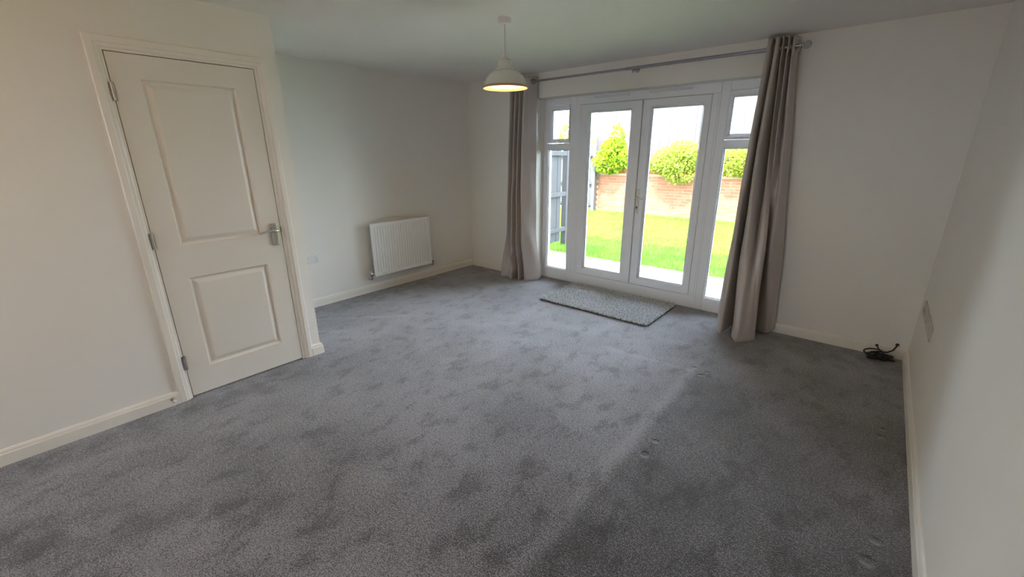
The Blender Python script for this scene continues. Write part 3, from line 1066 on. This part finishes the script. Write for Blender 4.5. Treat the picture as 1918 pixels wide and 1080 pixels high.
def pendant(x, y, label, bulb):
    r_ = tag(root('pendant_lamp', (x, y, H)), label, 'lamp', 'pendant lamps')
    c = (x, y, 0)
    MB().lathe([(0.0001, H - 0.034), (0.034, H - 0.034), (0.040, H - 0.030), (0.042, H - 0.002), (0.042, H)], c, 28).build('ceiling_rose', M_PLAST, r_)
    MB().tube([(x, y, H - 0.030), (x, y, 2.085)], 0.0032, 8).build('flex', M_CORD, r_)
    MB().lathe([(0.0001, 2.096), (0.006, 2.095), (0.009, 2.088), (0.013, 2.082), (0.0145, 2.070), (0.0145, 2.050), (0.0145, 1.985), (0.0001, 1.985)], c, 20).build('lamp_holder', M_CREAMP, r_)
    z = 1.897
    outer = [(0.016, 2.067), (0.040, 2.066), (0.047, 2.061), (0.049, 2.054), (0.048, 2.046), (0.048, 2.022), (0.054, 2.018), (0.060, 2.015), (0.060, 2.009), (0.056, 2.006)]
    for k in range(1, 13):
        a = k / 12 * math.radians(78)
        outer.append((0.052 + 0.093 * math.sin(a) / math.sin(math.radians(78)), 1.911 + 0.093 * (math.cos(a) - math.cos(math.radians(78))) / (1 - math.cos(math.radians(78)))))
    inner = [(r - 0.0025, zz - 0.001) for (r, zz) in outer][::-1]
    sh = MB().lathe(outer, c, 48).build('shade', M_SHADE, r_)
    MB().lathe([(0.1425, 1.911)] + inner[1:-1], c, 48).build('shade_lining', M_SHIN, sh)
    MB().lathe([(0.145, 1.911), (0.1485, 1.906), (0.1495, 1.899), (0.1480, 1.895), (0.1460, 1.897), (0.1425, 1.911)], c, 48).build('rim', M_RIM, sh)
    MB().lathe([(0.0001, 1.915), (0.012, 1.917), (0.024, 1.925), (0.029, 1.940), (0.027, 1.955), (0.018, 1.970), (0.013, 1.984)], c, 20).build('bulb', bulb, r_)
    return r_


pendant(-2.046, 2.353, 'pale enamel dome pendant lamp with glowing inside, hanging near the garden doors', M_BULB)


def fill_pendant(x, y, label):  # unseen bulb added behind the viewer to brighten walls and ceiling
    r_ = tag(root('pendant_lamp', (x, y, H)), label, 'lamp', 'pendant lamps')
    c = (x, y, 0)
    MB().lathe([(0.0001, H - 0.034), (0.034, H - 0.034), (0.040, H - 0.030), (0.042, H - 0.002), (0.042, H)], c, 28).build('ceiling_rose', M_PLAST, r_)
    MB().tube([(x, y, H - 0.030), (x, y, 2.035)], 0.0032, 8).build('flex', M_CORD, r_)
    MB().lathe([(0.0001, 2.046), (0.006, 2.045), (0.009, 2.038), (0.013, 2.032), (0.0145, 2.020), (0.0145, 1.975), (0.0001, 1.975)], c, 20).build('lamp_holder', M_CREAMP, r_)
    MB().lathe([(0.0001, 1.860), (0.020, 1.863), (0.038, 1.876), (0.046, 1.900), (0.042, 1.925), (0.028, 1.950), (0.016, 1.974)], c, 24).build('bulb', M_FILLBULB, r_)
    return r_


fill_pendant(-1.55, -0.75, 'bare glowing bulb added behind the viewer as warm fill light')

# ------------------------------------------------------------------ outside: house above, patio, lawn
M_RENDER = new_mat('house_brick', (0.36, 0.20, 0.14), 0.9)
M_TILE = new_mat('roof_tile', (0.12, 0.10, 0.10), 0.8)
struct(MB().box(-7.0, R + 0.15, REAR - 0.28, D + 0.30, H + 0.22, 5.0).build('wall_upper_storey', M_RENDER), 'upper storey of the house above the room')
MB_r = MB().add([(-7.3, REAR - 0.5, 5.0), (R + 0.4, REAR - 0.5, 5.0), (R + 0.4, D + 0.55, 5.0), (-7.3, D + 0.55, 5.0), (-7.3, 0.5, 7.1), (R + 0.4, 0.5, 7.1)], [(3, 2, 1, 0), (0, 1, 5, 4), (2, 3, 4, 5), (1, 2, 5), (3, 0, 4)])
struct(MB_r.build('roof', M_TILE), 'pitched house roof')
struct(MB().box(-7.0, L - 0.15, REAR - 0.28, D + 0.30, -0.3, H + 0.22).build('wall_neighbour', M_RENDER), 'house wall continuing left of the room')

M_SLAB = new_mat('paving', (0.58, 0.54, 0.47), 0.85)
_g = NT(M_SLAB)
_oi = _g.n('ShaderNodeObjectInfo')
_nn = _g.noise(_g.pos(), 9, 4, 0.6)
_c = _g.mix(_g.ramp(_nn, 0.3, 0.7), (0.50, 0.46, 0.39), (0.64, 0.60, 0.53))
_c2 = _g.mix(_g.math('MULTIPLY', _oi.outputs['Random'], 0.35), _c, (0.50, 0.47, 0.42))
_g.l(_c2, _g.b.inputs['Base Color'])
_g.bump(_g.noise(_g.pos(), 60, 3, 0.6), 0.3, 0.004)
M_SOIL = new_mat('soil', (0.07, 0.11, 0.02), 1.0)
M_SAND = new_mat('joint_sand', (0.30, 0.27, 0.22), 1.0)
pt = struct(MB().box(-4.35, 1.6, D + 0.30, 6.10, GZ - 0.12, GZ - 0.016).build('patio', M_SAND), 'pale paved patio outside the garden doors')
slab = box_mesh('paving_slab', 0.592, 0.442, 0.034, M_SLAB, 0.004)
slab_s = box_mesh('paving_slab', 0.592, 0.342, 0.034, M_SLAB, 0.004)
yy = D + 0.31
rows = [(yy + 0.225, slab), (yy + 0.675, slab), (yy + 1.125, slab)]
for j, (yc, me) in enumerate(rows):
    for i in range(10):
        xc = -4.05 + 0.6 * i + (0.3 if j % 2 else 0.0)
        if xc > 1.3:
            continue
        piece('paving_slab', me, pt, (xc, yc, GZ - 0.034 + rng.uniform(-0.002, 0.002)))
for i in range(7):
    xc = -2.45 + 0.6 * i
    piece('paving_slab', slab_s, pt, (xc, yy + 1.35 + 0.175, GZ - 0.034 + rng.uniform(-0.002, 0.002)))

struct(MB().box(-16, 8, -24, REAR - 0.28, GZ - 0.40, GZ - 0.05).build('front_ground', M_SAND), 'pale paved ground in front of the house')
ground = struct(MB().box(-16, 8, D + 0.30, 24, GZ - 0.40, GZ - 0.05).build('lawn', M_SOIL), 'bright green back garden lawn')


def blades(N, area, name, parent, mat, hmin, hmax):
    X = rng.uniform(area[0], area[1], N)
    Y = rng.uniform(area[2], area[3], N)
    keep = ~((Y < 5.79) | ((Y < 6.14) & (X > -2.76)))
    keep |= (X < -4.40)
    X, Y = X[keep], Y[keep]
    N = X.size
    h = rng.uniform(hmin, hmax, N) * (1 + 0.8 * (rng.random(N) > 0.985))
    a = rng.uniform(0, math.tau, N)
    w = rng.uniform(0.004, 0.008, N)
    la = rng.uniform(0, math.tau, N)
    ln = rng.uniform(0.01, 0.035, N)
    V = np.zeros((N, 3, 3))
    V[:, 0] = np.stack([X - w * np.cos(a), Y - w * np.sin(a), np.full(N, GZ - 0.055)], 1)
    V[:, 1] = np.stack([X + w * np.cos(a), Y + w * np.sin(a), np.full(N, GZ - 0.055)], 1)
    V[:, 2] = np.stack([X + ln * np.cos(la), Y + ln * np.sin(la), GZ - 0.055 + h], 1)
    mb = MB()
    mb.v = V.reshape(-1, 3).tolist()
    mb.f = np.arange(N * 3).reshape(-1, 3).tolist()
    mb.s = [False] * N
    ob = mb.build(name, mat, parent)
    ob['kind'] = 'stuff'
    return ob


def leafy(name, c1, c2, scale, trans=0.35):
    mt = new_mat(name, c1, 0.55, spec=0.3)
    g = NT(mt)
    nz = g.noise(g.pos(), scale, 2, 0.6)
    c = g.mix(g.ramp(nz, 0.3, 0.7), c1, c2)
    g.l(c, g.b.inputs['Base Color'])
    tr = g.n('ShaderNodeBsdfTranslucent')
    g.l(c, tr.inputs[0])
    mx = g.n('ShaderNodeMixShader')
    mx.inputs[0].default_value = trans
    out = [x for x in g.t.nodes if x.type == 'OUTPUT_MATERIAL'][0]
    g.l(g.b.outputs[0], mx.inputs[1])
    g.l(tr.outputs[0], mx.inputs[2])
    g.l(mx.outputs[0], out.inputs[0])
    return mt


M_GRASS = leafy('grass_blade', (0.145, 0.31, 0.038), (0.235, 0.39, 0.055), 3.0)
blades(110000, (-7.6, 1.5, 5.7, 11.5), 'grass', ground, M_GRASS, 0.05, 0.085)

# ------------------------------------------------------------------ brick garden wall
M_MORT = new_mat('mortar', (0.40, 0.30, 0.22), 0.95)


def brick_mat(name, c1, c2, c3):
    mt = new_mat(name, c1, 0.9, spec=0.2)
    g = NT(mt)
    oi = g.n('ShaderNodeObjectInfo')
    cell = g.n('ShaderNodeTexVoronoi')
    g.l(g.mapping(g.pos(), (1 / 0.225, 0.01, 1 / 0.075)), cell.inputs['Vector'])
    cell.inputs['Scale'].default_value = 1.0
    a = g.mix(oi.outputs['Random'], c1, c2)
    b = g.mix(g.ramp(g.noise(g.pos(), 30, 4, 0.7), 0.35, 0.7, 0, 0.7), a, c3)
    g.l(b, g.b.inputs['Base Color'])
    g.bump(g.noise(g.pos(), 120, 3, 0.6), 0.4, 0.003)
    return mt


M_BRICK = brick_mat('brick', (0.24, 0.085, 0.045), (0.32, 0.14, 0.085), (0.30, 0.15, 0.10))
M_BRICKO = brick_mat('orange_brick', (0.30, 0.10, 0.035), (0.36, 0.13, 0.05), (0.28, 0.10, 0.04))
WY = 11.50
wx0, wx1 = -6.52, 1.0
gw = struct(MB().box(wx0, wx1, WY + 0.008, WY + 0.215, GZ - 0.2, 0.915).build('garden_wall', M_MORT), 'low red brick wall at the end of the lawn')
bm = box_mesh('brick', 0.215, 0.065, 0.103, M_BRICK, 0.003)      # stands with its face up, turned to face the garden
count = 0
rest = MB()
rows_n = 14
for rrow in range(rows_n):
    z = GZ + 0.0375 - 0.04 + rrow * 0.075
    xx = wx0 + 0.1125 + (0.1125 if rrow % 2 else 0)
    while xx < wx1 - 0.1:
        if -6.6 < xx < -2.1 and count < 290:
            piece('brick', bm, gw, (xx, WY + 0.103 + rng.uniform(-0.003, 0.003), z), (math.pi / 2, 0, 0))
            count += 1
        else:
            rest.box(xx - 0.1075, xx + 0.1075, WY + rng.uniform(-0.003, 0.003), WY + 0.1, z - 0.0325, z + 0.0325)
        xx += 0.225
rs_ = rest.build('brick_courses', M_BRICK, gw)
rs_['kind'] = 'stuff'
cop = box_mesh('coping_brick', 0.065, 0.225, 0.105, M_BRICKO, 0.004)
xx = wx0 + 0.0375
while xx < -1.2:
    piece('coping_brick', cop, gw, (xx, WY + 0.1075, 0.915 + rng.uniform(-0.002, 0.002)))
    xx += 0.075

# raised bed behind the wall
struct(MB().box(wx0, 6, WY + 0.215, 24, GZ - 0.05, 0.86).build('planting_bed', M_SOIL), 'raised soil bed behind the brick wall')

# ------------------------------------------------------------------ fences
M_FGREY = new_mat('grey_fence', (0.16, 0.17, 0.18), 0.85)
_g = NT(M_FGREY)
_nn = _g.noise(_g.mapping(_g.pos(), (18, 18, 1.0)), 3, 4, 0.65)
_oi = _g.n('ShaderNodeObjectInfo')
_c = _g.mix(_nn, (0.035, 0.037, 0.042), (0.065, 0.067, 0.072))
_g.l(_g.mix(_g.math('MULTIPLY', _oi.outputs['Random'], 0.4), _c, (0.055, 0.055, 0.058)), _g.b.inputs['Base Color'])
M_FPALE = new_mat('pale_fence', (0.55, 0.5, 0.46), 0.85)
_g = NT(M_FPALE)
_nn = _g.noise(_g.mapping(_g.pos(), (14, 14, 0.9)), 3, 4, 0.65)
_oi = _g.n('ShaderNodeObjectInfo')
_c = _g.mix(_nn, (0.078, 0.067, 0.074), (0.115, 0.102, 0.110))
_g.l(_g.mix(_g.math('MULTIPLY', _oi.outputs['Random'], 0.45), _c, (0.072, 0.061, 0.066)), _g.b.inputs['Base Color'])

M_FSUN = new_mat('sunlit_fence', (0.085, 0.083, 0.085), 0.85)  # lighter than the fence grey: the sunlit look is put into the colour
FX = -4.42
f1 = tag(root('garden_fence', (FX, 5.5, GZ)), 'dark grey close-board fence and post beside the patio, seen through the left side window', 'fence')
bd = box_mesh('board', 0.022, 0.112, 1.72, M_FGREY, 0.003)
k = 0
y = D + 0.38
while y < 6.60:
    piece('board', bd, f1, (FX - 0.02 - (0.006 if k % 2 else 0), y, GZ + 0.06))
    y += 0.104
    k += 1
yend = y - 0.05
for z in (0.30 + GZ - 0.02, 0.92 + GZ, 1.62 + GZ):
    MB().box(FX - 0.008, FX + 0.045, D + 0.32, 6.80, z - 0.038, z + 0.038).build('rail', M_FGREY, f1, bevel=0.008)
for y in (D + 0.42, 6.74):
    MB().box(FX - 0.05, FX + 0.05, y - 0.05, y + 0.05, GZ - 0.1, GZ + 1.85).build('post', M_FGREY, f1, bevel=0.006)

f2 = tag(root('garden_fence', (-6.62, 11.2, GZ)), 'grey fence panel and post at the left end of the brick wall', 'fence')
bd2 = box_mesh('board', 0.112, 0.020, 1.50, M_FSUN, 0.003)
for i in range(12):
    piece('board', bd2, f2, (-6.57 - 0.116 * i, 11.385 - (0.006 if i % 2 else 0), GZ + 0.06))
for z in (0.00, 0.62, 1.40):
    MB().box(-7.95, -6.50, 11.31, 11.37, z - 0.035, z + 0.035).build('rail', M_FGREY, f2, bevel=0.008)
MB().box(-6.52, -6.42, 11.30, 11.42, GZ - 0.1, GZ + 1.62).build('post', M_FSUN, f2, bevel=0.006)

f3 = tag(root('garden_fence', (-4, 12.6, 0.86)), 'tall pale weathered timber fence rising behind the shrubs', 'fence')
fb = box_mesh('board', 0.125, 0.020, 2.05, M_FPALE, 0.003)
x = -7.05
k = 0
while x < -0.6:
    piece('board', fb, f3, (x, 12.62 + (0.008 if k % 2 else 0) + rng.uniform(-0.003, 0.003), 0.84 + rng.uniform(-0.01, 0.01)))
    x += 0.118
    k += 1
for z in (1.15, 1.95, 2.65):
    MB().box(-7.1, -0.6, 12.645, 12.69, z - 0.04, z + 0.04).build('rail', M_FPALE, f3)
for x in (-7.14, -5.3, -3.45, -1.6):
    MB().box(x - 0.05, x + 0.05, 12.63, 12.73, 0.7, 2.95).build('post', M_FPALE, f3, bevel=0.006)


# ------------------------------------------------------------------ shrubs
def shrub(label, lobes, N, mat, leaf, base, flowers=0):
    r_ = tag(root('shrub', base), label, 'shrub')
    pts, nrm = [], []
    wts = np.array([a * b * c for (_, _, _, a, b, c) in lobes])
    wts = wts / wts.sum()
    for (cx, cy, cz, a, b, c), wt in zip(lobes, wts):
        n_ = int(N * wt)
        d = rng.normal(size=(n_, 3))
        d /= np.linalg.norm(d, axis=1)[:, None]
        rr = rng.uniform(0.55, 1.06, n_) ** 0.6
        pts.append(np.array([cx, cy, cz]) + d * rr[:, None] * np.array([a, b, c]))
        nrm.append(d)
    Pq, Nq = np.vstack(pts), np.vstack(nrm)
    ok = ~((Pq[:, 1] > WY - 0.06) & (Pq[:, 1] < WY + 0.30) & (Pq[:, 2] < 1.06))
    Pq, Nq = Pq[ok], Nq[ok]
    n_ = len(Pq)
    ax = Nq + rng.normal(size=(n_, 3)) * 0.7 + np.array([0, -0.1, 0.1])
    ax /= np.linalg.norm(ax, axis=1)[:, None]
    sd = np.cross(ax, rng.normal(size=(n_, 3)))
    sd /= np.linalg.norm(sd, axis=1)[:, None]
    ln = rng.uniform(0.7, 1.3, n_)[:, None] * leaf
    w = ln * 0.32
    up = np.cross(ax, sd)
    V = np.stack([Pq, Pq + ax * ln * 0.45 + sd * w + up * w * 0.25, Pq + ax * ln, Pq + ax * ln * 0.45 - sd * w + up * w * 0.25], 1)
    mb = MB()
    mb.v = V.reshape(-1, 3).tolist()
    b0 = np.arange(n_)[:, None] * 4
    mb.f = np.concatenate([b0 + np.array((0, 1, 2)), b0 + np.array((0, 2, 3))], 0).tolist()
    mb.s = [False] * len(mb.f)
    fo = mb.build('foliage', mat, r_)
    fo['kind'] = 'stuff'
    mb = MB()
    for (cx, cy, cz, a, b, c) in lobes:
        p0 = Vector(base)
        p2 = Vector((cx, cy, cz))
        p1 = p0.lerp(p2, 0.5) + Vector((0.05, 0.0, 0.10))
        mb.tube([p0, p1, p2], [0.022, 0.015, 0.006], 6)
    mb.build('stems', M_STEM, r_)
    return r_


M_STEM = new_mat('bark', (0.16, 0.11, 0.07), 0.9)
M_LEAF1 = leafy('leaf_bright', (0.14, 0.30, 0.02), (0.40, 0.46, 0.03), 9.0, 0.45)
M_LEAF2 = leafy('leaf_yellow', (0.22, 0.33, 0.05), (0.42, 0.45, 0.08), 11.0, 0.45)
M_LEAF3 = leafy('leaf_pale', (0.24, 0.36, 0.05), (0.46, 0.48, 0.08), 10.0, 0.45)
shrub('bright green cone-shaped shrub at the left end of the brick wall',
      [(-6.00, 11.42, 1.22, 0.46, 0.36, 0.27), (-5.95, 11.45, 1.52, 0.33, 0.30, 0.28), (-5.88, 11.48, 1.85, 0.15, 0.15, 0.30), (-6.24, 11.48, 1.40, 0.18, 0.16, 0.18), (-5.72, 11.40, 1.28, 0.20, 0.22, 0.24)],
      2600, M_LEAF1, 0.115, (-5.95, 11.85, 0.86))
shrub('wide yellow-green shrub spilling over the middle of the brick wall',
      [(-4.20, 11.40, 1.25, 0.56, 0.42, 0.36), (-4.00, 11.28, 1.02, 0.40, 0.26, 0.30), (-4.55, 11.48, 1.18, 0.32, 0.30, 0.24), (-3.76, 11.42, 1.36, 0.30, 0.34, 0.28), (-4.00, 11.50, 1.52, 0.34, 0.30, 0.22)],
      5200, M_LEAF2, 0.075, (-4.1, 11.85, 0.86))
shrub('rounded yellow-green shrub on the brick wall beside the right curtain',
      [(-2.75, 11.45, 1.22, 0.42, 0.36, 0.30), (-2.35, 11.45, 1.28, 0.45, 0.38, 0.36), (-2.98, 11.45, 1.30, 0.22, 0.25, 0.24)],
      3200, M_LEAF3, 0.08, (-2.6, 11.85, 0.86))
shrub('loose green bush beyond the fence, seen in the small left top window',
      [(-7.75, 12.2, 1.95, 0.45, 0.4, 0.38), (-7.95, 12.25, 2.05, 0.30, 0.3, 0.26), (-7.45, 12.2, 1.75, 0.35, 0.3, 0.3)],
      700, M_LEAF3, 0.11, (-7.75, 12.3, GZ - 0.05))
